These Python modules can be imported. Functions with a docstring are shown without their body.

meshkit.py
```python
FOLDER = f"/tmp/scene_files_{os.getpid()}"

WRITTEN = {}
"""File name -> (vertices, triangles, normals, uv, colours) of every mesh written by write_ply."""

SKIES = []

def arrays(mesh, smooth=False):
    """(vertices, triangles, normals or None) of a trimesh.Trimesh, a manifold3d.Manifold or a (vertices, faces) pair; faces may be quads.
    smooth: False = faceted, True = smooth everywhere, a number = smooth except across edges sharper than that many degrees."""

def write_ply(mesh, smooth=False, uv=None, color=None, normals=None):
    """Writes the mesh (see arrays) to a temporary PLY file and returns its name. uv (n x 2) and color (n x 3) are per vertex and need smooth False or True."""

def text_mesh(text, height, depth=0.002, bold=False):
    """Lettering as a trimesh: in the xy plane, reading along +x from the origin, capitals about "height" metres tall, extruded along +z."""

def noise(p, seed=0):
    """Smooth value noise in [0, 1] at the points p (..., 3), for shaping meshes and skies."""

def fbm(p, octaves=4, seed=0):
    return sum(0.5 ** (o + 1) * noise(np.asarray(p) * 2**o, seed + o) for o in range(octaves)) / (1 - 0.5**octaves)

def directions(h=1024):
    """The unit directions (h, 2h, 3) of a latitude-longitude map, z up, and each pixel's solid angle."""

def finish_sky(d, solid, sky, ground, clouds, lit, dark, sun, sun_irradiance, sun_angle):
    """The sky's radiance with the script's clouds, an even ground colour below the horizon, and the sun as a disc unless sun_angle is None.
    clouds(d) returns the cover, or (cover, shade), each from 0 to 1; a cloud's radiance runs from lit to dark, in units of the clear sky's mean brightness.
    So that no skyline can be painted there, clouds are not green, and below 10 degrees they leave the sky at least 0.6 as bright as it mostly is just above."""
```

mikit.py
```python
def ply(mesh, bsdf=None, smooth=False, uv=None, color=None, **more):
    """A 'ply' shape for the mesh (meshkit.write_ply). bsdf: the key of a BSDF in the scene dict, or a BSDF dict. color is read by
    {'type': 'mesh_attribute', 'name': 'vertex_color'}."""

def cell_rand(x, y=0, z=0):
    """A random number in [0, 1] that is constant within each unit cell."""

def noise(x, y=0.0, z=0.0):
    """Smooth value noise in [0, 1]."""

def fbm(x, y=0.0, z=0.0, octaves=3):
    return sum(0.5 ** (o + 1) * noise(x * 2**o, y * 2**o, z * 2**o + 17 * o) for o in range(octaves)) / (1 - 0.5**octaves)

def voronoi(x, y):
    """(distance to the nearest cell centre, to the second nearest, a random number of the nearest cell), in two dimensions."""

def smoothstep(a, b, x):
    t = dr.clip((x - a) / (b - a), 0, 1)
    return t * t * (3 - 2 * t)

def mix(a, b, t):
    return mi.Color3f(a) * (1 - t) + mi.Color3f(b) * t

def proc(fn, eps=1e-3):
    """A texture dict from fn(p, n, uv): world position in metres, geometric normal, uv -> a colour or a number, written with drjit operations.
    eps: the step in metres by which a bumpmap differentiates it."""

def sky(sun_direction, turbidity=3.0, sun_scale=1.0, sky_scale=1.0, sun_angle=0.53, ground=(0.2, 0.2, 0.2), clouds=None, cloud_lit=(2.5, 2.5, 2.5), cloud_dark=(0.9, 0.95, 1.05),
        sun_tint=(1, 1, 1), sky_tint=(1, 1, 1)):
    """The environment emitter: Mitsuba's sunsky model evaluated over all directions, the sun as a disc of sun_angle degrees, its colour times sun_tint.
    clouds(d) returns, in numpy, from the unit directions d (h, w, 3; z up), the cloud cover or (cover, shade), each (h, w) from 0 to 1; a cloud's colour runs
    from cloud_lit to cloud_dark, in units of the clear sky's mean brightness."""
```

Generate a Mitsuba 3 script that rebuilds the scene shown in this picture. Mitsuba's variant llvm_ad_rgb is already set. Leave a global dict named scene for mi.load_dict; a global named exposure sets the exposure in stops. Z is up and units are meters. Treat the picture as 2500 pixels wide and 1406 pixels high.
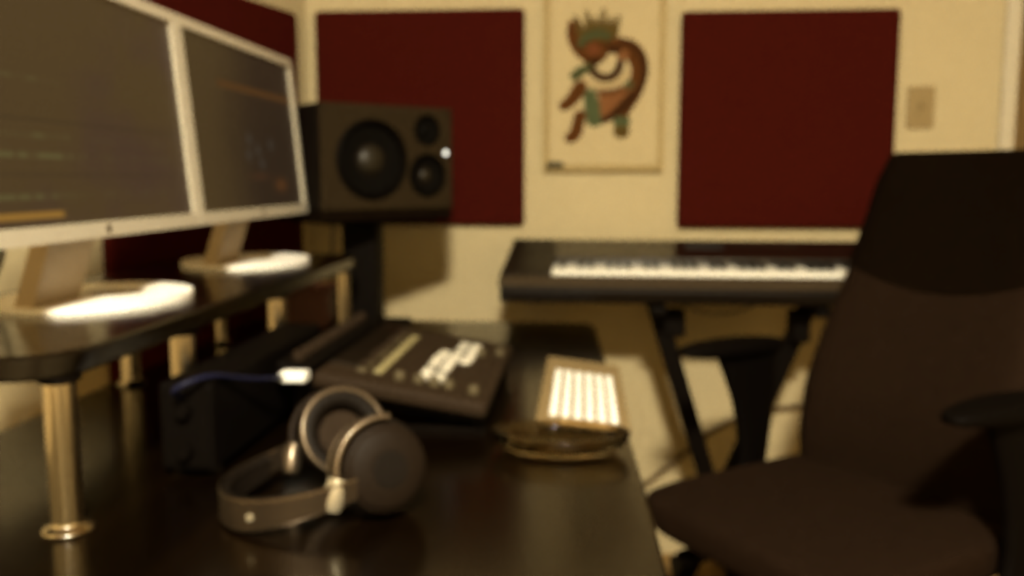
import math, random
import numpy as np, trimesh, manifold3d as m3
from shapely.geometry import Polygon, Point, box as sbox
from shapely.ops import unary_union
import drjit as dr, mitsuba as mi, mikit
from mikit import ply, proc, noise, fbm, smoothstep, mix

random.seed(7); np.random.seed(7)
T = mi.ScalarTransform4f
scene, labels = {}, {}

# ------------------------------------------------------------------ camera, light, exposure
exposure = 0.0
EYE = np.array([0.0, 0.0, 1.10])
PITCH, YAW = 0.12164, 0.07927
FWD = np.array([-math.sin(YAW) * math.cos(PITCH), math.cos(YAW) * math.cos(PITCH), -math.sin(PITCH)])
scene['camera'] = dict(type='thinlens', fov=2 * math.degrees(math.atan(1250 / 2176)), fov_axis='x', near_clip=0.02, far_clip=50.0,
                       aperture_radius=0.0018, focus_distance=0.30,
                       to_world=T().look_at(origin=EYE.tolist(), target=(EYE + FWD).tolist(), up=[0, 0, 1]))
LAMP = (0.14, -0.70, 2.30)
LAMP_R = 0.15
SCREEN_GAIN = 0.85
LAMP_L = [1200.0, 1080.0, 800.0]

# ------------------------------------------------------------------ materials
def two(d): return {'type': 'twosided', 'bsdf': d}
def pr(c, rough=.5, metal=0., spec=.5, coat=0., coatg=.9, **k):
    d = {'type': 'principled', 'roughness': rough, 'metallic': metal, 'specular': spec}
    d['base_color'] = c if isinstance(c, dict) else {'type': 'rgb', 'value': list(c)}
    if coat: d['clearcoat'] = coat; d['clearcoat_gloss'] = coatg
    d.update(k)
    return two(d)

scene['wall_paint'] = two({'type': 'diffuse', 'reflectance': proc(lambda p, n, uv: mi.Color3f(.375, .308, .180) * (0.97 + .06 * fbm(p.x * 3, p.y * 3, p.z * 3)))})
scene['ceiling_paint'] = two({'type': 'diffuse', 'reflectance': {'type': 'rgb', 'value': [.37, .29, .17]}})
scene['carpet'] = two({'type': 'diffuse', 'reflectance': proc(lambda p, n, uv: mi.Color3f(.25, .155, .058) * (.75 + .5 * fbm(p.x * 90, p.y * 90, 0)))})
scene['trim_paint'] = pr((0.38080, 0.33320, 0.23800), .45)
scene['door_wood'] = pr(proc(lambda p, n, uv: mix((.120, .072, .022), (.092, .054, .016), fbm(p.x * 30, p.y * 30, p.z * 2.0))), .6, spec=.2)
scene['red_fabric'] = pr(proc(lambda p, n, uv: mi.Color3f(.0325, .0040, .0026) * (.85 + .3 * fbm(p.x * 160, p.y * 160, p.z * 160, 2))), 1.0, spec=0.)
def wood(p, n, uv):
    g = fbm(p.x * 34, p.y * 2.2, p.z * 34)
    return mix((.0007, .0003, .0001), (.0026, .0012, .0004), g)
scene['dark_wood'] = pr(proc(wood), .18, spec=.32, coat=.0)
scene['shelf_wood'] = pr(proc(wood), .17, spec=.36, coat=.05, coatg=.96)
scene['chrome'] = pr((0.53200, 0.44650, 0.31350), .20, metal=1.)
scene['silver'] = pr((.400, .355, .275), .45, metal=.2, spec=.4)
scene['aluminium'] = pr((.21, .150, .070), .5, metal=.4, spec=.3)
scene['white_plastic'] = pr((.66, .65, .61), .4)
scene['base_white'] = pr((.76, .735, .68), .35)
scene['ivory'] = pr((.64, .62, .545), .35)
scene['black_key'] = pr((.004, .0033, .0026), .4, spec=.2)
scene['black_plastic'] = pr((.0014, .0009, .0006), .65, spec=.03)
scene['black_gloss'] = pr((.0050, .0032, .0018), .14, spec=.5, coat=.5, coatg=.97)
scene['piano_body'] = pr((.0048, .0031, .0018), .45, spec=.14)
scene['black_metal'] = pr((.0020, .0012, .0007), .55, spec=.04)
scene['black_hole'] = pr((.004, .0035, .003), .7)
scene['cabinet'] = pr((.0034, .0020, .0012), .6, spec=.06)
scene['baffle'] = pr((.0150, .0098, .0044), .75, spec=.04)
scene['cone'] = pr((.0011, .0008, .0005), .6, spec=.05)
scene['dust_cap'] = pr((.0090, .0066, .0030), .45, spec=.25)
scene['grey_device'] = pr((.0140, .0086, .0048), .65, spec=.05)
scene['grey_strip'] = pr((.055, .043, .022), .5, spec=.2)
scene['grey_strip_light'] = pr((.17, .145, .070), .5, spec=.2)
scene['button_white'] = pr((.40, .37, .30), .5, spec=.2)
scene['brown_fabric'] = pr(proc(lambda p, n, uv: mi.Color3f(.0098, .0056, .0034) * (.8 + .4 * fbm(p.x * 120, p.y * 120, p.z * 120, 2))), 1.0, spec=0.)
scene['black_fabric'] = pr(proc(lambda p, n, uv: mi.Color3f(.0038, .0022, .0012) * (.8 + .4 * fbm(p.x * 120, p.y * 120, p.z * 120, 2))), 1.0, spec=0.)
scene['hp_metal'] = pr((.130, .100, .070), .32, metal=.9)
scene['hp_shell'] = pr((.0062, .0036, .0019), .6, spec=.07)
scene['hp_pad'] = pr((.0036, .0023, .0014), .6, spec=.08)
scene['hp_bright'] = pr((.34, .30, .22), .28, metal=.7)  # lighter metal for the rivets, and the highlight painted onto the near slider
scene['red_box'] = pr((.085, .025, .014), .6)
scene['cable_black'] = pr((.012, .010, .008), .5)
scene['cable_tan'] = pr((.085, .050, .018), .6, spec=.2)
scene['cable_blue'] = pr((.004, .0045, .016), .5, spec=.1)
scene['switch'] = pr((.205, .145, .062), .5, spec=.2)
scene['canvas'] = pr((0.35700, 0.28560, 0.15708), .8, spec=.2)
scene['frame_tan'] = pr((.285, .212, .095), .8, spec=.05)
for nm, c in dict(ink_brown=(.060, .021, .0055), ink_dark=(.028, .0105, .0035), ink_rust=(.100, .032, .012), ink_olive=(.062, .039, .0105),
                  ink_green=(.042, .046, .019), ink_teal=(.050, .062, .028), ink_tan=(.140, .058, .022), ink_cream=(.30, .225, .115), ink_black=(0.01302, 0.01085, 0.00781)).items():
    scene[nm] = pr(c, .9, spec=.03)
scene['glass'] = {'type': 'dielectric', 'int_ior': 1.5, 'ext_ior': 1.0, 'specular_transmittance': {'type': 'rgb', 'value': [.80, .72, .58]}}
scene['screen_face'] = pr((.006, .0045, .003), .5, spec=.12)
scene['rail'] = pr((.0300, .0200, .0100), .55, spec=.1)
scene['neck_metal_shaded'] = pr((.30, .225, .135), .5, metal=.2, spec=.3)  # silver made darker and warmer: the monitor's shadow is put into the colour
scene['hp_band'] = pr((.088, .064, .043), .27, metal=.9)
scene['led'] = pr((.9, .9, .9), .4)

# ------------------------------------------------------------------ mesh helpers
def cat(*ms): return trimesh.util.concatenate([m for m in ms])
def rbox(sx, sy, sz, r=.004, at=(0, 0, 0), seg=2):
    """box with rounded edges, centred on at"""
    r = min(r, .49 * min(sx, sy, sz))
    s = trimesh.creation.icosphere(subdivisions=seg if seg < 3 else 2, radius=r).vertices
    c = np.array([[x, y, z] for x in (-1, 1) for y in (-1, 1) for z in (-1, 1)]) * (np.array([sx, sy, sz]) / 2 - r)
    m = trimesh.convex.convex_hull((c[:, None] + s[None]).reshape(-1, 3))
    m.apply_translation(at)
    return m
def cbox(x0, x1, y0, y1, z0, z1, r=.002, seg=1):
    return rbox(x1 - x0, y1 - y0, z1 - z0, r, ((x0 + x1) / 2, (y0 + y1) / 2, (z0 + z1) / 2), seg)
def bevel(sx, sy, sz, c=.001):
    """12-face-ish chamfered box: hull of 24 points"""
    h = np.array([sx, sy, sz]) / 2; pts = []
    for s in np.array([[x, y, z] for x in (-1, 1) for y in (-1, 1) for z in (-1, 1)]):
        for k in range(3):
            q = h - c; q[k] = h[k]; pts.append(s * q)
    return trimesh.convex.convex_hull(np.array(pts))
def tube(pts, r, sides=12, cap=True):
    p = np.asarray(pts, float)
    rr = np.broadcast_to(r, (len(p),)).astype(float)
    t = np.gradient(p, axis=0); t /= np.linalg.norm(t, axis=1, keepdims=True) + 1e-12
    a = np.cross(t[0], [0, 0, 1.] if abs(t[0][2]) < .9 else [1., 0, 0]); a /= np.linalg.norm(a)
    V = []; ang = np.arange(sides) * 2 * np.pi / sides
    for i in range(len(p)):
        a = a - t[i] * (a @ t[i]); a /= np.linalg.norm(a); b = np.cross(t[i], a)
        V.append(p[i] + rr[i] * (np.cos(ang)[:, None] * a + np.sin(ang)[:, None] * b))
    return skin(V, cap)
def skin(rings, cap=True):
    n = len(rings[0]); V = np.vstack(rings); Fs = []
    for i in range(len(rings) - 1):
        for j in range(n):
            k = (j + 1) % n
            Fs += [[i * n + j, i * n + k, (i + 1) * n + k], [i * n + j, (i + 1) * n + k, (i + 1) * n + j]]
    if cap:
        c0, c1 = len(V), len(V) + 1
        V = np.vstack([V, np.mean(rings[0], 0), np.mean(rings[-1], 0)])
        o = (len(rings) - 1) * n
        for j in range(n):
            k = (j + 1) % n
            Fs += [[c0, k, j], [c1, o + j, o + k]]
    m = trimesh.Trimesh(V, Fs, process=False)
    m.merge_vertices(); m.fix_normals()
    return m
def smooth_path(pts, n=40):
    from scipy.interpolate import CubicSpline
    p = np.asarray(pts, float); s = np.r_[0, np.cumsum(np.linalg.norm(np.diff(p, axis=0), axis=1))]
    return CubicSpline(s, p)(np.linspace(0, s[-1], n))
def lathe(profile, n=48, axis=(0, 0, 1), at=(0, 0, 0)):
    m = trimesh.creation.revolve(np.asarray(profile, float), sections=n)
    m.fix_normals()
    return aim(m, axis, at)
def aim(m, axis, at=(0, 0, 0)):
    M = trimesh.geometry.align_vectors([0, 0, 1], np.asarray(axis, float) / np.linalg.norm(axis)); M[:3, 3] = at
    m.apply_transform(M); return m
def cyl(p0, p1, r, n=32):
    p0, p1 = np.asarray(p0, float), np.asarray(p1, float); h = np.linalg.norm(p1 - p0); b = min(r * .12, h * .2, .002)
    return lathe([[0, 0], [r - b, 0], [r, b], [r, h - b], [r - b, h], [0, h]], n, p1 - p0, p0)
def extrude(poly, h, z=0, bev=0.0):
    m = trimesh.creation.extrude_polygon(poly, h) if bev <= 0 else None
    if bev > 0:
        ps = [poly.buffer(-bev), poly, poly, poly.buffer(-bev)]
        N = 240; rings = []
        for q, zz in zip(ps, (0, bev, h - bev, h)):
            rings.append(resample(q, N, zz))
        m = skin(rings)
    m.apply_translation([0, 0, z]); return m
def resample(q, N, zz):
    ring = q.exterior; c = q.centroid
    out = []
    th = np.linspace(0, 2 * np.pi, N, endpoint=False)
    from shapely.geometry import LineString
    for a in th:
        hit = ring.intersection(LineString([(c.x, c.y), (c.x + 9 * math.cos(a), c.y + 9 * math.sin(a))]))
        if hit.geom_type != 'Point': hit = max(hit.geoms, key=lambda g: g.distance(c))
        out.append((hit.x, hit.y, zz))
    return np.array(out)
def frame_mat(o, ex, ey, ez):
    M = np.eye(4); M[:3, 0], M[:3, 1], M[:3, 2], M[:3, 3] = ex, ey, ez, o; return M
def put(key, mesh, bsdf, smooth=35, M=None, **more):
    k, i = key, 0
    while k in scene:
        i += 1; k = f'{key}_{i:03d}'
    if M is not None: mesh = mesh.copy(); mesh.apply_transform(M)
    scene[k] = ply(mesh, bsdf, smooth, **more)
    return k
def say(key, label, category=None, group=None, kind=None):
    d = {'label': label}
    if category: d['category'] = category
    if group: d['group'] = group
    if kind: d['kind'] = kind
    labels[key] = d
def struct(key, mesh, bsdf, label):
    scene[key] = ply(mesh, bsdf, False); labels[key] = {'label': label, 'kind': 'structure'}

# ------------------------------------------------------------------ the room
CX, CY = -0.79, 2.55                              # the corner behind the speaker
SD = np.array([-0.2504, -0.9681])                 # the left wall runs from the corner towards the camera, splayed outwards
LEN = 4.95
LX, LY = CX + SD[0] * LEN, CY + SD[1] * LEN
CEIL = 2.42
NRM = np.array([0.9681, -0.2504])                 # the left wall's normal, into the room
def slab(p0, p1, z0, z1, thick):
    p0, p1 = np.array(p0, float), np.array(p1, float); d = (p1 - p0) / np.linalg.norm(p1 - p0); n = np.array([d[1], -d[0]]) * thick
    return extrude(Polygon([p0, p1, p1 + n, p0 + n]).buffer(0), z1 - z0, z0)
struct('wall_back', slab((1.158, CY), (CX - .02, CY), -.02, CEIL, .10), 'wall_paint', 'cream painted back wall with red panels, painting and light switch')
struct('wall_back_001', slab((2.1, CY), (1.158, CY), 2.06, CEIL, .10), 'wall_paint', 'cream wall above the brown door')
struct('wall_left', slab((LX, LY), (CX, CY), -.02, CEIL, -.10), 'wall_paint', 'cream painted left wall behind the monitors')
struct('wall_right', slab((2.1, LY), (2.1, CY + .1), -.02, CEIL, .10), 'wall_paint', 'cream painted right wall beyond the frame')
struct('wall_rear', slab((LX, LY), (2.1, LY), -.02, CEIL, .10), 'wall_paint', 'cream painted wall behind the camera')
struct('floor', trimesh.creation.box(bounds=[[LX - .2, LY - .2, -.06], [2.2, CY + .2, 0]]), 'carpet', 'tan carpet floor')
struct('ceiling', trimesh.creation.box(bounds=[[LX - .2, LY - .2, CEIL], [2.2, CY + .2, CEIL + .06]]), 'ceiling_paint', 'pale ceiling')
struct('trim_1', cat(cbox(1.120, 1.158, CY - .016, CY + .05, 0, 2.09, .003), cbox(1.158, 2.098, CY - .016, CY + .05, 2.05, 2.09, .003)), 'trim_paint', 'pale door casing at the right end of the back wall')
d1 = cat(cbox(1.160, 2.095, CY + .022, CY + .06, .005, 2.048, .002), *[cbox(a, b, CY + .016, CY + .03, c, d, .006) for a, b in ((1.27, 1.58), (1.68, 1.99)) for c, d in ((.2, .9), (1.05, 1.9))])
struct('door_1', d1, 'door_wood', 'brown wooden door at the right edge of the back wall')

# acoustic panels
def panel(key, w, h, t, M, label):
    m = rbox(w, h, t, .012, (0, 0, t / 2), 2)
    k = put(key, m, 'red_fabric', 40, M); say(k, label, 'acoustic panel', 'dark red acoustic panels'); return k
def wall_frame(cx, cz, tilt=0.0):
    c, s = math.cos(tilt), math.sin(tilt)
    return frame_mat((cx, CY, cz), (c, 0, s), (-s, 0, c), (0, -1, 0)) @ np.diag([1, 1, 1, 1.])
panel('acoustic_panel', .592, .598, .030, wall_frame(-.462, 1.269), 'dark red fabric acoustic panel on the back wall behind the speaker')
panel('acoustic_panel', .580, .588, .030, wall_frame(.553, 1.259), 'dark red fabric acoustic panel between the painting and the light switch')
ta, tb = .090, .815
mid = np.array([CX, CY]) + SD * (ta + tb) / 2
panel('acoustic_panel', tb - ta, 1.20, .030, frame_mat((mid[0] + NRM[0] * .002, mid[1] + NRM[1] * .002, .95), (-SD[0], -SD[1], 0), (0, 0, 1), (NRM[0], NRM[1], 0)), 'tall dark red fabric acoustic panel on the left wall behind the monitors')

# ------------------------------------------------------------------ ceiling lamp
def lamp():
    b = lathe([[0, 0], [.17, 0], [.175, .006], [.175, .02], [.16, .03], [0, .03]], 48, (0, 0, 1), (LAMP[0], LAMP[1], CEIL - .030))
    put('ceiling_lamp__mount', b, 'trim_paint')
    zc = CEIL - .030
    prof = [[LAMP_R * math.cos(a), -LAMP_R * .72 * math.sin(a)] for a in np.linspace(0, math.pi / 2, 12)]; prof[-1][0] = 0
    dm = trimesh.creation.revolve(np.array(prof[::-1]), sections=40)
    dm.fix_normals()
    if dm.vertex_normals[np.argmin(dm.vertices[:, 2])][2] > 0: dm.invert()
    dm.apply_translation((LAMP[0], LAMP[1], zc))
    scene['ceiling_lamp__glass_dome'] = ply(dm, 'white_plastic', False, emitter={'type': 'area', 'radiance': {'type': 'rgb', 'value': LAMP_L}})
    say('ceiling_lamp', 'round warm ceiling lamp with a domed glass shade on the ceiling', 'ceiling lamp')
lamp()

# ------------------------------------------------------------------ painting of a dancing flute player
def painting():
    K = 'painting'
    x0, x1, z0, z1 = -.098, .207, 1.137, 1.66
    y = CY
    put(K + '__canvas', cbox(x0, x1, y - .018, y, z0, z1, .004), 'canvas')
    fw = .015
    for nm, b in (('', (x0 - fw, x0, z0 - fw, z1 + fw)), ('', (x1, x1 + fw, z0 - fw, z1 + fw)), ('', (x0, x1, z0 - fw, z0)), ('', (x0, x1, z1, z1 + fw))):
        k = put(K + '__frame_bar', cbox(b[0], b[1], y - .022, y, b[2], b[3], .002), 'frame_tan')
    def P(pts, smooth_it=3.0):
        q = [((1250 + cx / 3.124 - 1424 + 2.0) / 869.0 + .002, 1.1 + (437 - cy / 3.124 - 1) / 869.0) for cx, cy in pts]
        pg = Polygon(q).buffer(0)
        return pg.buffer(.0022).buffer(-.0044).buffer(.0022) if smooth_it else pg
    def E(cx, cy, rx, ry, rot=0):
        a = np.linspace(0, 2 * math.pi, 40, endpoint=False); r = math.radians(rot)
        return [(cx + rx * math.cos(t) * math.cos(r) - ry * math.sin(t) * math.sin(r), cy + rx * math.cos(t) * math.sin(r) + ry * math.sin(t) * math.cos(r)) for t in a]
    lay = [0]
    def art(name, pts, mat, label=None, polys=None):
        pg = polys if polys is not None else P(pts)
        if pg.geom_type != 'Polygon': pg = max(pg.geoms, key=lambda g: g.area)
        lay[0] += 1
        h = .0010 + .00015 * lay[0]
        m = trimesh.creation.extrude_polygon(pg, h)
        v = m.vertices.copy(); m.vertices = np.c_[v[:, 0], y - .018 - v[:, 2], v[:, 1]]; m.fix_normals()
        return put(K + '__' + name, m, mat, False)
    def band(pts, w):
        from shapely.geometry import LineString
        q = smooth_path(np.array(pts, float), 30)
        wid = np.interp(np.linspace(0, 1, 30), np.linspace(0, 1, len(w)), w)
        return unary_union([LineString(q[i:i + 2]).buffer((wid[i] + wid[i + 1]) / 2) for i in range(29)])
    def conv(pg):
        return P(list(pg.exterior.coords))
    # feathered crest: seven feathers and their roots
    for tip, root in (((428, 215), (535, 420)), ((462, 160), (560, 380)), ((543, 122), (585, 360)), ((606, 172), (610, 340)), ((672, 112), (650, 330)), ((728, 172), (690, 340)), ((784, 165), (725, 360)), ((775, 245), (720, 370))):
        art('crest_feather', None, 'ink_olive', polys=conv(band([root, ((tip[0] + root[0]) / 2, (tip[1] + root[1]) / 2), tip], [20, 31, 13])))
    art('crest_root', E(630, 320, 140, 80, 10), 'ink_olive')
    art('crest_edge', None, 'ink_brown', polys=conv(band([(435, 215), (450, 330), (505, 420), (560, 480)], [30, 42, 40, 26])))
    art('body', None, 'ink_brown', polys=conv(unary_union([band([(690, 400), (790, 375), (890, 420), (945, 540), (920, 660), (865, 770), (830, 850), (820, 930)], [30, 60, 72, 66, 62, 70, 52, 32])])))
    art('back_outline', None, 'ink_dark', polys=conv(band([(800, 345), (900, 385), (975, 500), (975, 620), (920, 730), (850, 830)], [14, 20, 26, 24, 22, 26])))
    art('shoulder', E(815, 440, 48, 38, 20), 'ink_tan')
    art('skirt', [(640, 700), (760, 690), (880, 640), (905, 745), (860, 830), (760, 905), (640, 940)], 'ink_tan')
    art('skirt_hem', None, 'ink_dark', polys=conv(band([(640, 935), (740, 890), (840, 800), (890, 720)], [20, 30, 42, 22])))
    art('skirt_top', None, 'ink_brown', polys=conv(band([(620, 715), (740, 715), (860, 675)], [14, 22, 16])))
    art('sash', [(525, 685), (605, 690), (650, 800), (665, 950), (610, 975), (555, 945), (530, 800)], 'ink_teal')
    art('belt', None, 'ink_cream', polys=conv(band([(520, 620), (600, 655), (690, 668), (790, 635), (845, 575)], [20, 18, 16, 18, 18])))
    art('thigh', None, 'ink_brown', polys=conv(band([(500, 680), (460, 740), (415, 790), (380, 810)], [54, 50, 46, 38])))
    art('lower_leg', None, 'ink_brown', polys=conv(band([(505, 890), (485, 960), (460, 1030), (430, 1050)], [46, 46, 48, 40])))
    art('rear_foot', E(815, 1000, 62, 56, 0), 'ink_olive')
    art('anklet', None, 'ink_teal', polys=conv(band([(785, 930), (850, 930)], [34, 34])))
    art('arm', None, 'ink_dark', polys=conv(band([(595, 480), (600, 560), (650, 600), (720, 605), (775, 565), (800, 500)], [28, 30, 28, 28, 30, 30])))
    art('wristband', E(865, 660, 38, 30, -30), 'ink_green')
    art('flute_hand', None, 'ink_green', polys=conv(band([(460, 590), (510, 555), (560, 530)], [36, 36, 30])))
    art('neck', None, 'ink_dark', polys=conv(band([(680, 380), (740, 400), (780, 400)], [36, 28, 30])))
    art('head', E(615, 415, 92, 82, 10), 'ink_brown')
    art('cheek', E(600, 400, 48, 42, 0), 'ink_rust')
    art('chin', E(610, 485, 46, 30, 0), 'ink_dark')
    art('headband', None, 'ink_green', polys=conv(band([(500, 360), (560, 305), (640, 285), (710, 310)], [24, 34, 34, 24])))
    k = put(K + '__corner_clip', cbox(-.104, -.056, y - .030, y - .012, 1.131, 1.147, .005, 2), 'ink_black'); say(k, 'small black clip on the lower left corner')
    say(K, 'cream painting of a dancing flute player with feathered crest between two red panels', 'painting')
painting()

# ------------------------------------------------------------------ light switch
def light_switch():
    cx, cz = .9125, 1.2935
    put('light_switch__plate', rbox(.072, .008, .112, .003, (cx, CY - .004, cz)), 'switch')
    put('light_switch__toggle', cat(rbox(.012, .004, .026, .0015, (cx, CY - .009, cz)), rbox(.009, .018, .011, .003, (cx, CY - .014, cz + .004))), 'switch')
    for s in (-1, 1):
        put('light_switch__screw', lathe([[0, 0], [.0034, 0], [.003, .0012], [0, .0016]], 12, (0, -1, 0), (cx, CY - .008, cz + s * .042)), 'switch')
    say('light_switch', 'tan light switch plate on the back wall right of the right-hand red panel', 'light switch')
light_switch()

# ------------------------------------------------------------------ desk
def rounded_poly(pts, r):
    p = Polygon(pts); return p.buffer(-r).buffer(r, 16)
def desk():
    pts = [(-.835, 2.235), (.030, 2.235), (.077, 1.0), (.092, .25), (-.835, .25)]
    top = rounded_poly(pts, .05)
    put('desk__top', extrude(top, .030, .710, .004), 'dark_wood', 30)
    for x in (-.78, -.02):
        for yy in (.34, 2.12):
            k = put('desk__leg', cbox(x - .025, x + .025, yy - .025, yy + .025, 0, .709, .004), 'black_metal')
    put('desk__back_rail', cbox(-.75, -.05, 2.10, 2.14, .60, .709, .003), 'black_metal')
    say('desk', 'long dark brown wooden desk with rounded corners under the equipment', 'desk')
desk()

# ------------------------------------------------------------------ raised shelf on chrome legs
SH_T, SH_B = .930, .904
def shelf():
    pts = [(-.870, .800), (-.503, .800), (-.503, 1.998), (-.870, 1.998)]
    put('monitor_shelf__board', extrude(rounded_poly(pts, .06), SH_T - SH_B, SH_B, .003), 'shelf_wood', 30)
    for x, ys in ((-.527, (.800 + .045, 1.125, 1.49, 1.915)), (-.795, (.86, 1.49, 1.885))):
        for yy in ys:
            prof = [[0, 0], [.024, 0], [.025, .002], [.0235, .0045], [.0185, .0065], [.0165, .009], [.0160, .012], [.0160, .1555], [0, .1555]]
            k = put('monitor_shelf__leg', lathe([[a, b * (SH_B - .74) / .1635] for a, b in prof], 40, (0, 0, 1), (x, yy, .740)), 'chrome', 40)
            put(k + '__collar', lathe([[0, 0], [.0175, 0], [.0215, .003], [.0215, .0075], [0, .0075]], 32, (0, 0, 1), (x, yy, SH_B - .0076)), 'black_metal', 40)
    say('monitor_shelf', 'dark glossy wooden shelf on round chrome legs carrying the two monitors', 'shelf')
shelf()

# ------------------------------------------------------------------ monitors
def screen_near(p, n, uv):
    y, z = p.y, p.z
    base = mix((.068, .040, .0135), (.058, .031, .0180), smoothstep(.35, .75, fbm(y * 7, z * 9, 3)))
    row = lambda z0, h: smoothstep(h, h * .5, dr.abs(z - z0))
    dash = lambda f, k: dr.select(noise(y * f, k) > .55, 1.0, 0.25)
    g = row(1.127, .0045) * dash(60, 3) + row(1.150, .004) * dash(50, 9) * .7 + row(1.080, .0045) * dash(70, 5) * .9 + row(1.215, .003) * dash(40, 1) * .5
    c = mix(base, (.105, .090, .030), dr.clip(g, 0, 1) * dr.select(y < 1.06, 1.0, 0.15) * .8)
    track = smoothstep(.002, .0008, dr.abs(z - 1.168)) + smoothstep(.0015, .0006, dr.abs(z - 1.105))
    c = mix(c, (.035, .022, .010), dr.clip(track, 0, 1) * .7)
    bar = row(1.0585, .0055) * smoothstep(1.035, 1.02, y)
    c = mix(c, (.30, .15, .025), bar)
    return c
def screen_far(p, n, uv):
    y, z = p.y, p.z
    base = mix((.060, .036, .0125), (.024, .0135, .0075), smoothstep(1.50, 1.80, y + .12 * fbm(y * 6, z * 6, 1)))
    blob = lambda y0, z0, ry, rz: dr.exp(-(dr.square((y - y0) / ry) + dr.square((z - z0) / rz)))
    c = mix(base, (.085, .034, .008), smoothstep(.008, .004, dr.abs(z - 1.268)) * smoothstep(1.53, 1.56, y) * .9)
    c = mix(c, (.018, .011, .007), smoothstep(.004, .002, dr.abs(y - 1.58)) * smoothstep(1.26, 1.24, z) * .5)
    c = mix(c, (.11, .040, .010), blob(1.815, 1.088, .030, .012) * .8)
    c = mix(c, (.075, .026, .010), blob(1.70, 1.105, .05, .006) * .5)
    for a, b in ((1.665, 1.175), (1.705, 1.155), (1.78, 1.168), (1.655, 1.145), (1.72, 1.13)):
        c = mix(c, (.060, .056, .045), blob(a, b, .012, .010) * .55)
    return c
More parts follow.
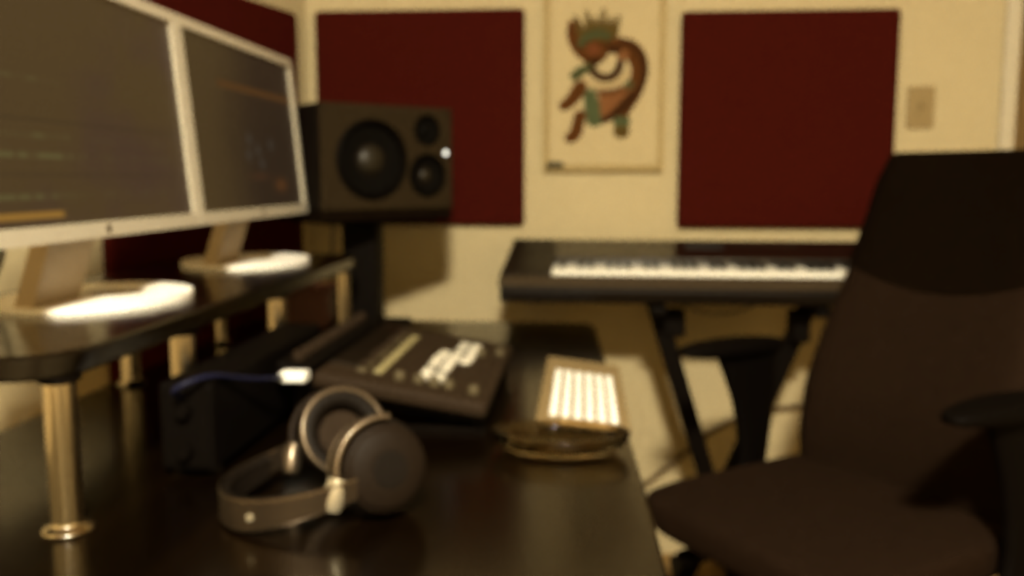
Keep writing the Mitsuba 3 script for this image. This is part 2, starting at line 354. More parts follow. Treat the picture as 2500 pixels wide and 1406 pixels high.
def monitor(y0, y1, fn, label):
    K = 'monitor' if 'monitor' not in labels else 'monitor_001'
    W, Ht = y1 - y0, .334
    lean = math.atan2(.030, .332)
    # local: x = width along +y of the room, y = up the screen, z = towards the viewer (+x of the room)
    ex = np.array([0, 1, 0.]); ey = np.array([-math.sin(lean), 0, math.cos(lean)]); ez = np.cross(ex, ey)
    M = frame_mat((-.612, y0, 1.026), ex, ey, ez)
    t, b = .0165, .0205
    ring = sbox(0, 0, W, Ht).buffer(-.004).buffer(.004, 6).difference(sbox(t, b, W - t, Ht - t))
    put(K + '__bezel', extrude(ring, .010, -.010), 'silver', False, M)
    put(K + '__back_cover', rbox(W - .004, Ht - .004, .030, .008, (W / 2, Ht / 2, -.0255)), 'silver', 35, M)
    s = trimesh.Trimesh([[t, b, -.006], [W - t, b, -.006], [W - t, Ht - t, -.006], [t, Ht - t, -.006]], [[0, 1, 2], [0, 2, 3]], process=False)
    s.apply_transform(M)
    scene[K + '__screen'] = ply(s, 'screen_face', False, uv=np.array([[0, 0], [1, 0], [1, 1], [0, 1.]]), emitter={'type': 'area', 'radiance': proc(lambda p, n, uv: fn(p, n, uv) * SCREEN_GAIN)})
    say(K + '__screen', 'dim brown screen of audio software')
    k = put(K + '__power_button', lathe([[0, 0], [.006, 0], [.0055, .0012], [0, .0016]], 20, (0, 0, 1), (W * .5, b * .5, 0)), 'hp_metal', 35, M)
    # slanted neck from the back of the screen down to the foot
    yc = (y0 + y1) / 2
    nx0, nx1, nw = -.702, -.640, .105
    a, c = np.array([nx0, .938]), np.array([nx1, 1.12]); d = (c - a) / np.linalg.norm(c - a); n = np.array([d[1], -d[0]]) * .009
    q = Polygon([a - n, a + n, c + n, c - n]).buffer(.003)
    m = trimesh.creation.extrude_polygon(q, nw); v = m.vertices.copy(); m.vertices = np.c_[v[:, 0], yc - nw / 2 + v[:, 2], v[:, 1]]; m.fix_normals()
    put(K + '__neck', m, 'neck_metal_shaded', 35)
    # oval foot with a slot
    e = np.linspace(0, 2 * math.pi, 96, endpoint=False)
    foot = Polygon(np.c_[-.683 + .122 * np.cos(e), yc + .090 + .150 * np.sin(e)])
    slot = Polygon(np.c_[-.672 + .050 * np.cos(e), yc + .128 + .060 * np.sin(e)])
    fm = trimesh.creation.extrude_polygon(foot.difference(slot), .009); fm.apply_translation([0, 0, SH_T])
    put(K + '__foot', fm, 'base_white', 30)
    say(K + '__foot', 'oval white foot with a round opening')
    say(K, label, 'monitor', 'computer monitors on the shelf')
monitor(.830, 1.393, screen_near, 'silver framed computer monitor nearest the camera, on the dark shelf')
monitor(1.396, 1.955, screen_far, 'silver framed computer monitor beside the speaker, farther along the dark shelf')

# ------------------------------------------------------------------ speaker and its stand
def speaker():
    K = 'studio_speaker'
    L = np.array([-.562, 1.90, 0]); R = np.array([-.310, 2.125, 0]); w = np.linalg.norm(R - L); ex = (R - L) / w
    ez = np.array([ex[1], -ex[0], 0]); M = frame_mat(L + [0, 0, 1.030], ex, (0, 0, 1), ez)
    h, dp = .235, .26
    put(K + '__cabinet', rbox(w, h, dp, .006, (w / 2, h / 2, -dp / 2 - .012)), 'cabinet', 35, M)
    holes = unary_union([Point(.124, .112).buffer(.091, 32), Point(w - .070, .182).buffer(.036, 24), Point(w - .070, .078).buffer(.051, 24)])
    bf = rbox(w, h, .016, .005, (w / 2, h / 2, -.008))
    cut = trimesh.creation.extrude_polygon(holes.geoms[0], .1)
    man = lambda m: m3.Manifold(m3.Mesh(np.asarray(m.vertices, np.float32), np.asarray(m.faces, np.uint32)))
    B = man(bf)
    for g in holes.geoms:
        c = trimesh.creation.extrude_polygon(g, .1); c.apply_translation([0, 0, -.05]); B = B - man(c)
    mm = B.to_mesh(); bm = trimesh.Trimesh(mm.vert_properties[:, :3], mm.tri_verts)
    put(K + '__baffle', bm, 'baffle', 30, M)
    def driver(name, cx, cy, r, depth, cap, capm):
        surround = [[r * .82, -.006], [r * .90, .004], [r * .985, -.002], [r * .99, -.012], [r * .8, -.012]]
        put(K + '__' + name, lathe([[0, -depth], [r * .3, -depth], [r * .83, -.007], [r * .83, -.011], [r * .3, -depth - .004], [0, -depth - .004]], 48, (0, 0, 1), (cx, cy, -.002)), 'cone', 40, M)
        put(K + '__' + name + '__surround', lathe(surround + [surround[0]], 48, (0, 0, 1), (cx, cy, -.002)), 'black_plastic', 40, M)
        put(K + '__' + name + '__dust_cap', lathe([[cap * math.cos(a), cap * .5 * math.sin(a)] for a in np.linspace(0, math.pi / 2, 10)] + [[0, -.002], [cap, -.002]], 32, (0, 0, 1), (cx, cy, -depth - .001)), capm, 40, M)
    driver('woofer', .124, .112, .091, .011, .034, 'dust_cap')
    driver('tweeter', w - .070, .182, .036, .010, .013, 'cone')
    driver('midrange', w - .070, .078, .051, .011, .016, 'dust_cap')
    s = lathe([[.006 * math.cos(a), .004 * math.sin(a)] for a in np.linspace(0, math.pi / 2, 8)] + [[0, -.002], [.006, -.002]], 20, (0, 0, 1), (w - .021, .131, .001))
    s.apply_transform(M)
    scene[K + '__power_light'] = ply(s, 'led', 30, emitter={'type': 'area', 'radiance': {'type': 'rgb', 'value': [1.6, 1.6, 1.5]}})
    say(K + '__power_light', 'small white power light')
    for x, z in ((.012, .012), (.012, h - .012), (w - .012, .012), (w - .012, h - .012)):
        put(K + '__bolt', lathe([[0, 0], [.004, 0], [.0035, .001], [0, .0012]], 12, (0, 0, 1), (x, z, 0)), 'black_metal', 35, M)
    say(K, 'black three-way studio speaker lying on its side on a dark stand', 'speaker')
    S = 'speaker_stand'
    c = (L + R) / 2 - ez * .15
    put(S + '__isolation_pad', rbox(w + .0, .024, dp + .0, .004, (w / 2, -.0125, -dp / 2 - .005)), 'black_fabric', 35, M)
    Mt = M.copy()
    put(S + '__top_plate', rbox(w * .8, .006, dp * .8, .002, (w / 2, -.028, -dp / 2)), 'black_metal', 35, M)
    px, py = -.532, 2.13
    put(S + '__column', cbox(px - .042, px + .042, py - .04, py + .04, .749, .999, .008, 2), 'black_metal')
    put(S + '__base_plate', cbox(px - .072, px + .10, py - .09, py + .09, .741, .750, .003), 'black_metal')
    say(S, 'black square-column desktop stand with a foam pad under the studio speaker', 'speaker stand')
    cb = smooth_path([(-.60, 2.255, 1.08), (-.655, 2.33, 1.03), (-.668, 2.34, .95), (-.662, 2.30, .84), (-.655, 2.262, .76), (-.655, 2.26, .70), (-.66, 2.30, .58)], 30)
    k = put('speaker_cable', tube(cb, .0035, 8), 'cable_black'); say(k, 'thin black cable hanging behind the studio speaker', 'cable')
speaker()
cb = smooth_path([(-.70, 1.06, 1.12), (-.76, 1.12, 1.05), (-.82, 1.19, .98), (-.90, 1.25, .90), (-.92, 1.30, .78)], 30)
k = put('monitor_cable', tube(cb, .0045, 8), 'cable_black'); say(k, 'dark cable hanging down behind the nearest monitor', 'cable')

# ------------------------------------------------------------------ mixing control surface
def controller():
    K = 'control_surface'
    x0, x1, y0, y1 = -.375, -.128, 1.195, 1.635
    a = math.atan(.17); ex = np.array([math.cos(a), 0, -math.sin(a)]); ey = np.array([0, 1, 0.]); ez = np.cross(ex, ey)
    M = frame_mat((x0, y0, .8335), ex, ey, ez); W = (x1 - x0) / math.cos(a); D = y1 - y0
    put(K + '__body', rbox(W, D, .024, .009, (W / 2, D / 2, -.012), 2), 'grey_device', 35, M)
    put(K + '__rear_bar', rbox(.050, D - .01, .028, .006, (-.030, D / 2, -.010)), 'black_plastic', 35, M)
    for i in range(12):
        put(K + '__rear_knob', lathe([[0, 0], [.009, 0], [.0085, .010], [.007, .012], [0, .012]], 16, (0, 0, 1), (-.032, .035 + i * .0335, .0045)), 'grey_device', 35, M)
    put(K + '__display', rbox(.046, D - .10, .003, .001, (.029, D / 2 + .02, .0008)), 'black_gloss', 35, M)
    put(K + '__fader_strip', rbox(.014, .335, .004, .0015, (.058, .215, .001)), 'grey_strip', 35, M)
    put(K + '__fader_strip', rbox(.014, .300, .004, .0015, (.081, .205, .001)), 'grey_strip_light', 35, M)
    for i in range(8):
        put(K + '__fader_cap', rbox(.012, .011, .010, .003, (.058 + .002 * math.sin(i * 2.1), .07 + i * .041, .007)), 'grey_device', 35, M)
    # light push buttons
    rnd = random.Random(3)
    bm = bevel(.017, .019, .005, .0012)
    for i in range(13):
        yy = .075 + i * .0235
        for j in range(3):
            if (j == 2 and i < 6) or (j == 0 and i > 8) or rnd.random() < .12: continue
            m = bm.copy(); m.apply_translation([.146 + j * .021 + .003 * (i > 6), yy, .0025]); put(K + '__button', m, 'button_white', False, M)
    for i, (bx, by) in enumerate(((.115, .045), (.143, .046), (.187, .048), (.224, .042), (.166, .045), (.205, .30), (.235, .33))):
        put(K + '__knob', lathe([[0, 0], [.008, 0], [.0075, .009], [.006, .011], [0, .011]], 18, (0, 0, 1), (bx, by, .0005)), 'grey_strip', 35, M)
    put(K + '__edge_trim', rbox(.003, D - .03, .002, .0008, (W - .018, D / 2, .0006)), 'grey_device', 35, M)
    say(K, 'dark sloping mixing controller with pale buttons and fader strips on a low stand', 'mixing controller')
    S = 'equipment_stand'
    zt = lambda x: .8335 - .17 * (x - x0) - .0265
    for yy in (1.235, 1.595):
        q = Polygon([(-.415, .741), (-.395, .741), (-.395, zt(-.395) - .002), (-.150, zt(-.150) - .002), (-.150, .741), (-.132, .741), (-.132, zt(-.132) - .012), (-.132, zt(-.132) - .002), (-.415, zt(-.415) - .002)]).buffer(0)
        q = unary_union([sbox(-.412, .741, -.394, zt(-.394) - .004), sbox(-.152, .741, -.136, zt(-.136) - .006),
                         Polygon([(-.412, zt(-.412) - .012), (-.136, zt(-.136) - .014), (-.136, zt(-.136) - .003), (-.412, zt(-.412) - .003)]), sbox(-.412, .741, -.136, .748)])
        m = trimesh.creation.extrude_polygon(q, .012); v = m.vertices.copy(); m.vertices = np.c_[v[:, 0], yy - .006 + v[:, 2], v[:, 1]]; m.fix_normals()
        put(S + '__side_frame', m, 'black_metal', False)
    put(S + '__rail', cyl((-.144, 1.24, .755), (-.144, 1.59, .755), .006, 16), 'black_metal')
    put(S + '__rail', cyl((-.403, 1.24, .755), (-.403, 1.59, .755), .006, 16), 'black_metal')
    say(S, 'low black metal stand under the mixing control surface', 'equipment stand')
    # the plug in the near end of the rear bar and its cable
    U = 'usb_cable'
    put(U + '__plug', rbox(.038, .026, .015, .003, (-.3975, 1.186, .8285), 2), 'white_plastic'); say(U + '__plug', 'white plug')
    cb = smooth_path([(-.412, 1.176, .829), (-.418, 1.12, .839), (-.434, 1.05, .857), (-.452, .995, .866), (-.470, .983, .858), (-.474, 1.003, .843)], 40)
    put(U + '__cord', tube(cb, .0034, 10), 'cable_blue')
    say(U, 'dark blue cable with a bright white plug in the near end of the mixing controller', 'cable')
controller()

# black interface box below the shelf
def interface_box():
    K = 'interface_box'
    x0, x1, y0, y1 = -.507, -.440, 1.010, 1.46
    put(K + '__case', cbox(x0, x1, y0, y1, .748, .858, .006, 2), 'black_plastic')
    for sx in (x0 + .012, x1 - .012):
        for yy in (y0 + .03, y1 - .03):
            put(K + '__rubber_foot', cyl((sx, yy, .7405), (sx, yy, .749), .008, 16), 'black_hole')
    put(K + '__front_panel', rbox(x1 - x0 - .010, .004, .095, .0015, ((x0 + x1) / 2, y0 - .001, .803)), 'black_plastic')
    for i in range(2):
        put(K + '__knob', lathe([[0, 0], [.010, 0], [.0095, .010], [.008, .012], [0, .012]], 20, (0, -1, 0), ((x0 + x1) / 2, y0 - .003, .775 + i * .05)), 'black_plastic')
    say(K, 'black upright interface box on the desk beside the chrome shelf legs', 'audio interface')
interface_box()
k = put('storage_box__body', cbox(-.745, -.613, 2.09, 2.20, .741, .822, .004, 2), 'red_box')
put('storage_box__lid', cbox(-.748, -.610, 2.087, 2.203, .822, .838, .004, 2), 'red_box')
say('storage_box', 'small reddish brown lidded box at the back of the desk under the shelf end', 'box')

# ------------------------------------------------------------------ headphones lying on the desk
def headphones():
    K = 'headphones'
    N = np.array([-.204, .897, .7970]); Fc = np.array([-.293, 1.018, .7935])
    w = N - Fc; sp = np.linalg.norm(w); w /= sp                  # axis, towards the near cup
    q = np.array([w[1], -w[0], 0]); q = q if q[0] < 0 else -q     # towards the headband's apex
    Mid = (N + Fc) / 2
    def cup(c, out, tag):
        C = K + '__' + tag
        put(C, lathe([[0, .010], [.022, .0105], [.026, .0085], [.038, .007], [.0435, .002], [.045, -.006], [.044, -.014], [.040, -.016], [0, -.016]], 64, out, c), 'hp_shell', 40)
        put(C + '__badge', lathe([[0, .0], [.020, 0], [.0195, .0016], [.016, .002], [0, .002]], 40, out, np.asarray(c) + np.asarray(out) * .0102), 'hp_pad', 40)
        put(C + '__rim', lathe([[.0410, .0035], [.0460, .0005], [.0472, -.005], [.0460, -.011], [.0440, -.011], [.0440, .0], [.0410, .0035]], 64, out, c), 'hp_shell', 40)
        a = np.linspace(0, 2 * math.pi, 20)
        ring = [[.0415 + .0120 * math.cos(t), -.026 + .0115 * math.sin(t)] for t in a]
        put(C + '__ear_pad', lathe(ring, 56, out, c), 'hp_pad', 50)
        a = np.linspace(0, 2 * math.pi, 14)
        put(C + '__trim_ring', lathe([[.0495 + .0036 * math.cos(t), -.0355 + .0030 * math.sin(t)] for t in a], 64, out, c), 'hp_metal', 50)
        put(C + '__inner_mesh', lathe([[0, -.017], [.030, -.017], [.030, -.019], [0, -.0195]], 40, out, c), 'grey_device', 40)
    tilt = np.array([0, 0, .16])
    o1 = w + tilt; o1 /= np.linalg.norm(o1); o2 = -w - tilt * 2.9; o2 /= np.linalg.norm(o2)
    cup(N, o1, 'ear_cup'); cup(Fc, o2, 'ear_cup_001')
    # headband: a standing strip bent into a loop
    a, b = sp / 2 + .008, .150
    ts = np.linspace(math.radians(12), math.radians(168), 70)
    def strip(off, hw, th, ts, dz=0):
        rings = []
        for t in ts:
            ce = np.sign(math.cos(t)) * abs(math.cos(t)) ** .85
            se = math.sin(t) ** .9
            zc = .7425 + .019 + (.7925 - .7615) * (1 - math.sin(t)) ** 1.3
            p = Mid + w * (a * ce) + q * (b * se); p[2] = zc + dz
            nn = w * (ce / a) + q * (se / b); nn[2] = 0; nn /= np.linalg.norm(nn)
            ww = hw * (1 - .35 * abs(math.cos(t)) ** 3)
            c = p + nn * off
            ring = []
            for s1, s2 in ((1, -1), (1, 1), (-1, 1), (-1, -1)):
                for e1, e2 in (((.6, 1) if s1 * s2 > 0 else (1, .8)), ((1, .8) if s1 * s2 > 0 else (.6, 1))):
                    ring.append(c + nn * (s1 * th / 2 * e1) + np.array([0, 0, s2 * ww * e2]))
            rings.append(ring)
        return skin([np.array(r) for r in rings])
    put(K + '__headband', strip(.003, .0175, .0028, ts), 'hp_band', 40)
    put(K + '__headband_pad', strip(-.004, .0165, .010, ts[9:-9]), 'hp_pad', 40)
    for t in (math.radians(62), math.radians(118)):
        p = Mid + w * (a * np.sign(math.cos(t)) * abs(math.cos(t)) ** .85) + q * (b * math.sin(t) ** .9); p[2] = .7615
        nn = w * math.cos(t) / a + q * math.sin(t) / b; nn /= np.linalg.norm(nn)
        put(K + '__rivet', lathe([[0, .003], [.004, .002], [.0045, 0], [0, 0]], 16, nn, p + nn * .004), 'hp_bright')
    # yokes: half rings around the cups, and the sliders that join them to the band
    for c, o in ((N, o1), (Fc, o2)):
        side = q - o * (q @ o); side /= np.linalg.norm(side); up = np.cross(o, side)
        if up[2] < 0: up = -up
        arc = [c + o * -.004 + side * (.0540 * math.cos(t)) + up * (.0540 * math.sin(t)) for t in np.linspace(math.radians(-20), math.radians(100), 40)]
        arc = [np.array([x, yv, max(z, .7455)]) for x, yv, z in arc]
        put(K + '__yoke', tube(arc, .0042, 10), 'hp_metal' if c is N else 'hp_shell', 40)  # near yoke's highlight is painted in by a brighter metal than the far one
        lo = side * .94 - up * .34; j = c + lo * .060 + o * -.004
        put(K + '__slider', tube([j + up * .018 - side * .004, j + up * .008, j - up * .006 + side * .003, j - up * .014 + side * .005], [.010, .0115, .011, .008], 16), 'hp_bright' if c is N else 'hp_metal', 40)  # same part on both sides; the near one's glint is in its lighter material
    say(K, 'large dark grey over-ear headphones with a metal headband lying on the desk', 'headphones')
headphones()

# ------------------------------------------------------------------ aluminium computer keyboard with white keys
def computer_keyboard():
    K = 'computer_keyboard'
    x0, x1, y0, y1 = -.076, .060, 1.222, 1.678
    a = math.atan2(.0120, .10)
    ex = np.array([math.cos(a), 0, -math.sin(a)]); ey = np.array([-.035, 1, 0.]); ey /= np.linalg.norm(ey)
    ez = np.cross(ex, ey); ez /= np.linalg.norm(ez); ey = np.cross(ez, ex)
    M = frame_mat((x0 + .012, y0, .7660), ex, ey, ez); W = x1 - x0; D = y1 - y0
    put(K + '__body', rbox(W, D, .009, .003, (W / 2, D / 2, -.0045), 2), 'aluminium', 35, M)
    km = bevel(.0128, .0162, .0040, .0009)
    for r in range(6):
        keys = []
        for i in range(17):
            m = km.copy(); m.apply_translation([.0245 + r * .0176, .032 + i * .0185, .0017]); keys.append(m)
        k = put(K + '__key_row', cat(*keys), 'white_plastic', False, M); labels[k] = {'kind': 'stuff'}
    for yy in (.03, D - .03):
        put(K + '__foot', rbox(.012, .03, .014, .003, (.012, yy, -.0155)), 'black_plastic', 35, M)
    say(K, 'silver computer keyboard with white keys turned lengthwise at the right edge of the desk', 'keyboard')
computer_keyboard()

# shallow glass dish
def dish():
    prof = [[0, 0], [.066, 0], [.080, .006], [.090, .018], [.093, .027], [.090, .029], [.086, .026], [.078, .013], [.064, .008], [0, .007]]
    m = lathe(prof, 64); m.vertices[:, 1] *= .56
    m.apply_translation((-.027, 1.155, .7405))
    put('glass_dish', m, 'glass', 40); say('glass_dish', 'shallow oval glass dish on the desk in front of the computer keyboard', 'dish')
dish()

# ------------------------------------------------------------------ stage piano on a stand
def piano():
    K = 'stage_piano'
    rot = math.radians(-2.0); c, s = math.cos(rot), math.sin(rot)
    # local: x along the keys from the left end, y away from the player, z up
    M = frame_mat((-.206, 2.148, .800), (c, s, 0), (-s, c, 0), (0, 0, 1))
    Lk, Wk = .128, 52 * .02355
    Lt = Lk + Wk + .128
    def prof(pts, xa, xb, mat, name, taper=0):
        q = Polygon(pts).buffer(-.003).buffer(.003, 4)
        m = trimesh.creation.extrude_polygon(q, xb - xa); v = m.vertices.copy(); m.vertices = np.c_[xa + v[:, 2], v[:, 0], v[:, 1]]; m.fix_normals()
        if taper:
            v = m.vertices.copy(); e = np.isclose(v[:, 0], xa if taper < 0 else xb, atol=1e-6)
            v[e, 0] += (-taper) * np.abs(v[e, 2] - .042) * .05; m.vertices = v
        return put(K + '__' + name, m, mat, 30, M)
    chassis = [(.020, 0), (.335, 0), (.350, .012), (.350, .060), (.030, .060), (.008, .045), (.006, .030), (.012, .010)]
    prof(chassis, .004, Lt - .004, 'piano_body', 'chassis')
    slip = [(-.004, .040), (.040, .036), (.040, .0645), (.020, .0645), (.004, .060), (-.004, .050)]
    prof(slip, .003, Lt - .003, 'rail', 'front_rail')
    pan = [(.195, .055), (.352, .055), (.352, .126), (.338, .134), (.322, .133), (.197, .098), (.195, .094)]
    prof(pan, Lk - .004, Lk + Wk + .004, 'black_gloss', 'control_panel')
    cheek = [(.041, .034), (.352, .034), (.352, .126), (.338, .134), (.322, .133), (.190, .097), (.050, .070), (.041, .066)]
    prof(cheek, 0, Lk - .001, 'piano_body', 'end_block', -1)
    prof(cheek, Lk + Wk + .001, Lt, 'piano_body', 'end_block', 1)
    # keys
    wk = bevel(.0228, .150, .018, .0012); bk = bevel(.0115, .095, .013, .0015)
    wd, bd = ply(wk, 'ivory', False), ply(bk, 'black_key', False)
    Mt = lambda x, y, z: mi.ScalarTransform4f((M @ np.array([[1, 0, 0, x], [0, 1, 0, y], [0, 0, 1, z], [0, 0, 0, 1.]])).tolist())
    n = 0; nb = 0
    for i in range(52):
        key = K + '__white_key' + (f'_{n:03d}' if n else ''); n += 1
        scene[key] = {**wd, 'to_world': Mt(Lk + (i + .5) * .02355, .043 + .075, .069)}
        if i < 51 and (i % 7) in (0, 2, 3, 5, 6):     # from A: A#, C#, D#, F#, G#
            key = K + '__black_key' + (f'_{nb:03d}' if nb else ''); nb += 1
            scene[key] = {**bd, 'to_world': Mt(Lk + (i + 1) * .02355, .093 + .052, .0838)}
    # small controls on the sloping panel
    sl = math.atan2(.035, .125)
    def on(x, t): return np.array([x, .197 + t * math.cos(sl), .0985 + t * math.sin(sl)])
    Mp = lambda p: M @ frame_mat(p, (1, 0, 0), (0, math.cos(sl), math.sin(sl)), (0, -math.sin(sl), math.cos(sl)))
    put(K + '__volume_panel', rbox(.040, .045, .006, .002), 'grey_strip', 35, Mp(on(Lk + .010, .10)))
    for x in (.332, .372, .402, .432):
        put(K + '__panel_button', rbox(.018, .035, .007, .002), 'grey_strip', 35, Mp(on(x, .10)))
    put(K + '__display', rbox(.10, .045, .003, .001), 'black_hole', 35, Mp(on(.52, .09)))
    for i in range(8):
        put(K + '__panel_button', rbox(.014, .012, .006, .002), 'grey_device', 35, Mp(on(.60 + i * .022, .095)))
    for x in (.10, .45, 1.0, 1.38):
        for yy in (.06, .29):
            put(K + '__rubber_foot', lathe([[0, -.006], [.011, -.006], [.012, 0], [0, .001]], 16, (0, 0, 1), (x, yy, 0)), 'black_hole', 35, M)
    say(K, 'long black stage piano with 88 keys on a stand against the back wall', 'piano')
    # stand
    S = 'piano_stand'
    def bar(p0, p1, w, t, name, mat='black_metal'):
        p0, p1 = np.array(p0, float), np.array(p1, float); d = p1 - p0; h = np.linalg.norm(d); d /= h
        ey = np.array([0, 1, 0.]); ex = np.cross(ey, d); ex /= np.linalg.norm(ex); ey = np.cross(d, ex)
        return put(S + '__' + name, rbox(w, t, h, .004), mat, 35, frame_mat((p0 + p1) / 2, ex, ey, d))
    bar((.186, 2.275, .785), (.425, 2.275, .020), .045, .028, 'leg')
    bar((.580, 2.315, .785), (.275, 2.315, .020), .045, .028, 'leg')
    for x, yy in ((.186, 2.30), (.580, 2.29)):
        put(S + '__top_bar', cbox(x - .02, x + .02, 2.16, 2.44, .768, .7925, .006), 'black_metal')
    put(S + '__clamp', cbox(.205, .262, 2.255, 2.335, .700, .768, .008, 2), 'black_metal')
    put(S + '__clamp', cbox(.528, .572, 2.255, 2.335, .690, .768, .008, 2), 'black_metal')
    for x, yy in ((.425, 2.275), (.275, 2.315)):
        put(S + '__foot_bar', cbox(x - .018, x + .018, 2.10, 2.48, .001, .030, .006), 'black_metal')
    put(S + '__pivot_bolt', cyl((.362, 2.24, .208), (.362, 2.35, .208), .022, 24), 'black_metal')
    say(S, 'black folding metal stand with crossed legs under the stage piano', 'piano stand')
    cb = smooth_path([(.235, 2.42, .800), (.27, 2.41, .765), (.36, 2.40, .742), (.46, 2.41, .766), (.50, 2.42, .800)], 30)
    k = put('pedal_cable', tube(cb, .003, 8), 'cable_black'); say(k, 'thin dark cable looping down below the stage piano', 'cable')
    cb = smooth_path([(.02, 2.535, .004), (.10, 2.53, .13), (.194, 2.535, .222), (.315, 2.535, .322), (.37, 2.535, .372), (.446, 2.535, .416), (.60, 2.535, .455), (.72, 2.535, .46)], 50)
    k = put('power_cord', tube(cb, .0070, 8), 'cable_tan'); say(k, 'tan power cord running up along the back wall below the piano', 'cord')
    o = 'wall_outlet'
    put(o + '__plate', rbox(.072, .007, .114, .003, (.745, CY - .0036, .46)), 'trim_paint')
    for dz in (-.02, .02): put(o + '__socket', rbox(.034, .004, .028, .0015, (.745, CY - .008, .46 + dz)), 'switch')
    say(o, 'pale wall outlet low on the back wall behind the office chair', 'outlet')
piano()

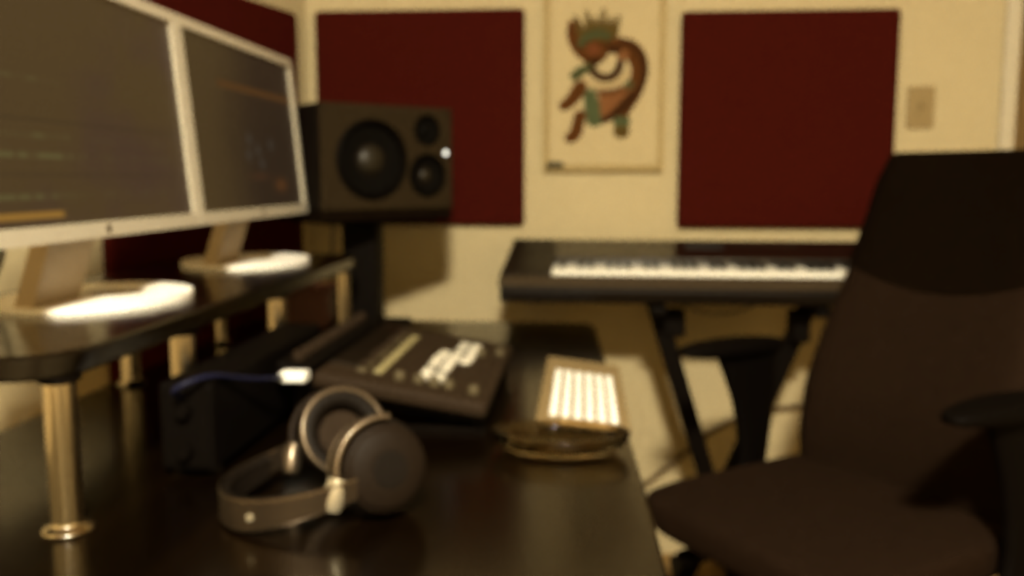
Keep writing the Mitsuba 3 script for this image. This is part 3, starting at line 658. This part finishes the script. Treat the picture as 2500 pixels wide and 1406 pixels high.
# ------------------------------------------------------------------ office chair
def chair():
    K = 'office_chair'
    u = np.array([.820, .572, 0]); u /= np.linalg.norm(u); v = np.array([u[1], -u[0], 0])
    M = frame_mat((.4545, 1.639, 0), u, v, (0, 0, 1)) if np.cross(u, v)[2] > 0 else frame_mat((.4545, 1.639, 0), u, v, (0, 0, 1))
    # (u: towards the backrest, v: towards the camera side); left-handed frame, so meshes are re-wound below
    def add(name, m, mat, sm=40):
        m = m.copy(); m.apply_transform(M); m.fix_normals(); return put(K + '__' + name, m, mat, sm)
    # seat cushion: superellipse loft with a soft waterfall front
    def sup(a, b, e, n, z, cx=0, cy=0):
        t = np.linspace(0, 2 * math.pi, n, endpoint=False)
        return np.c_[cx + a * np.sign(np.cos(t)) * np.abs(np.cos(t)) ** e, cy + b * np.sign(np.sin(t)) * np.abs(np.sin(t)) ** e, np.full(n, z)]
    A, B = .246, .260
    rings = [sup(A * .80, B * .80, .35, 96, .428, 0, .010), sup(A * .96, B * .96, .22, 96, .434, 0, .010), sup(A, B, .13, 96, .450, 0, .010), sup(A, B, .13, 96, .482, 0, .010), sup(A * .985, B * .985, .14, 96, .496, 0, .010), sup(A * .94, B * .94, .18, 96, .503, 0, .010), sup(A * .7, B * .7, .3, 96, .502, 0, .010), sup(A * .3, B * .3, .6, 96, .498, 0, .010)]
    for r in rings:
        fr = np.clip((-r[:, 0] - .12) / .12, 0, 1); r[:, 2] -= .010 * fr ** 2
    add('seat', skin(rings), 'brown_fabric', 60)
    add('seat_shell', skin([sup(A * .5, B * .5, .5, 48, .385), sup(A * .78, B * .78, .4, 48, .396), sup(A * .86, B * .86, .36, 48, .431)]), 'black_plastic', 60)
    # backrest: loft of curved cross-sections
    zs = np.linspace(.47, 1.140, 26)
    def uc(z): return np.interp(z, [.47, .56, .66, .78, .90, 1.02, 1.14], [.222, .222, .234, .278, .335, .375, .398])
    def hw(z): return np.interp(z, [.47, .56, .70, .85, 1.0, 1.10, 1.14], [.226, .232, .232, .220, .204, .188, .170])
    def th(z): return np.interp(z, [.47, .60, .9, 1.10, 1.14], [.050, .062, .056, .040, .026])
    def back_ring(z, grow=0.0, bend=0.0, n=28, side=0):
        ss = np.linspace(-1, 1, n); r = []
        w = hw(z) + grow; t = th(z) / 2 + grow
        for sgn, seq in ((-1, ss), (1, ss[::-1])):
            for s_ in seq:
                edge = (1 - abs(s_) ** 6) ** .5 if abs(s_) < 1 else 0
                zz = z - bend * (1 - s_ * s_)
                wrap = -.032 * s_ * s_
                r.append((uc(zz) + wrap + sgn * t * max(edge, .12), s_ * w, zz))
        return np.array(r)
    rings = [back_ring(z) for z in zs]
    top = back_ring(1.140); ctr = top.mean(0); rings.append(ctr + (top - ctr) * [.6, .96, 1] + [0, 0, .008])
    add('backrest', skin(rings), 'brown_fabric', 60)
    hz = np.linspace(0, 1, 14); rings = []
    for h in hz:
        z = .925 + (1.146 - .925) * h; rings.append(back_ring(z, .006, .048 * (1 - h) ** 1.5))
    top = rings[-1]; ctr = top.mean(0); rings.append(ctr + (top - ctr) * [.55, .95, 1] + [0, 0, .010])
    k = add('headrest_cover', skin(rings), 'black_fabric', 60); say(k, 'black cover over the top of the backrest')
    # armrests: pad on a flared post
    for sv in (-1, 1):
        vv = sv * .298
        pts = np.c_[np.linspace(-.095, .195, 20), np.full(20, vv), .744 + np.zeros(20)]
        rings = []
        for i, (pu, pv, pz) in enumerate(pts):
            e = math.sin(math.pi * (i + .35) / 19.7) ** .35
            t = np.linspace(0, 2 * math.pi, 20, endpoint=False)
            rings.append(np.c_[np.full(20, pu), pv + .042 * e * np.sign(np.cos(t)) * np.abs(np.cos(t)) ** .7, pz - .002 * i / 19 + .019 * e * np.sign(np.sin(t)) * np.abs(np.sin(t)) ** .7])
        k = add('armrest', skin(rings), 'black_plastic', 60)
        lv = [(.7325, .090, .088), (.715, .092, .083), (.68, .100, .073), (.63, .110, .060), (.57, .116, .048), (.50, .116, .039), (.45, .110, .037), (.41, .085, .044), (.395, .075, .052)]
        rr = []
        for z, cu, wu in lv:
            t = np.linspace(0, 2 * math.pi, 24, endpoint=False)
            cv = vv - sv * (.0 if z > .45 else .03 * (.45 - z) / .055)
            rr.append(np.c_[cu + wu * np.cos(t), cv + .017 * np.sign(np.sin(t)) * np.abs(np.sin(t)) ** .6, np.full(24, z)])
        add('arm_post', skin(rr), 'black_plastic', 60)
        add('arm_bracket', rbox(.07, .19, .014, .004, (.075, sv * .195, .393)), 'black_metal')
    add('tilt_mechanism', rbox(.24, .16, .055, .012, (0, 0, .362), 2), 'black_metal')
    hl = smooth_path([(-.03, -.06, .375), (-.06, -.15, .378), (-.09, -.215, .380), (-.13, -.235, .380)], 16)
    add('height_lever', tube(hl, .007, 10), 'black_metal')
    add('height_lever__paddle', rbox(.085, .038, .024, .009, (-.165, -.160, .378), 2), 'black_plastic')
    add('gas_lift', cat(cyl((0, 0, .12), (0, 0, .25), .028), cyl((0, 0, .25), (0, 0, .338), .016)), 'black_metal')
    add('base_hub', cyl((0, 0, .072), (0, 0, .135), .042), 'black_plastic')
    for i in range(5):
        a = 2 * math.pi * i / 5 + .45; d = np.array([math.cos(a), math.sin(a), 0])
        add('base_leg', tube([d * .03 + [0, 0, .108], d * .16 + [0, 0, .098], d * .275 + [0, 0, .080], d * .30 + [0, 0, .078]], [.026, .023, .018, .014], 12), 'black_plastic')
        s_ = np.array([-d[1], d[0], 0])
        cst = cat(*[cyl(d * .29 + s_ * o + [0, 0, .0285], d * .29 + s_ * (o + .018) + [0, 0, .0285], .028, 24) for o in (-.026, .008)], cyl(d * .285 + [0, 0, .028], d * .285 + [0, 0, .075], .007, 12))
        add('caster', cst, 'black_plastic')
    say(K, 'dark brown high-backed office chair with black armrests standing at the right of the desk', 'office chair')
chair()
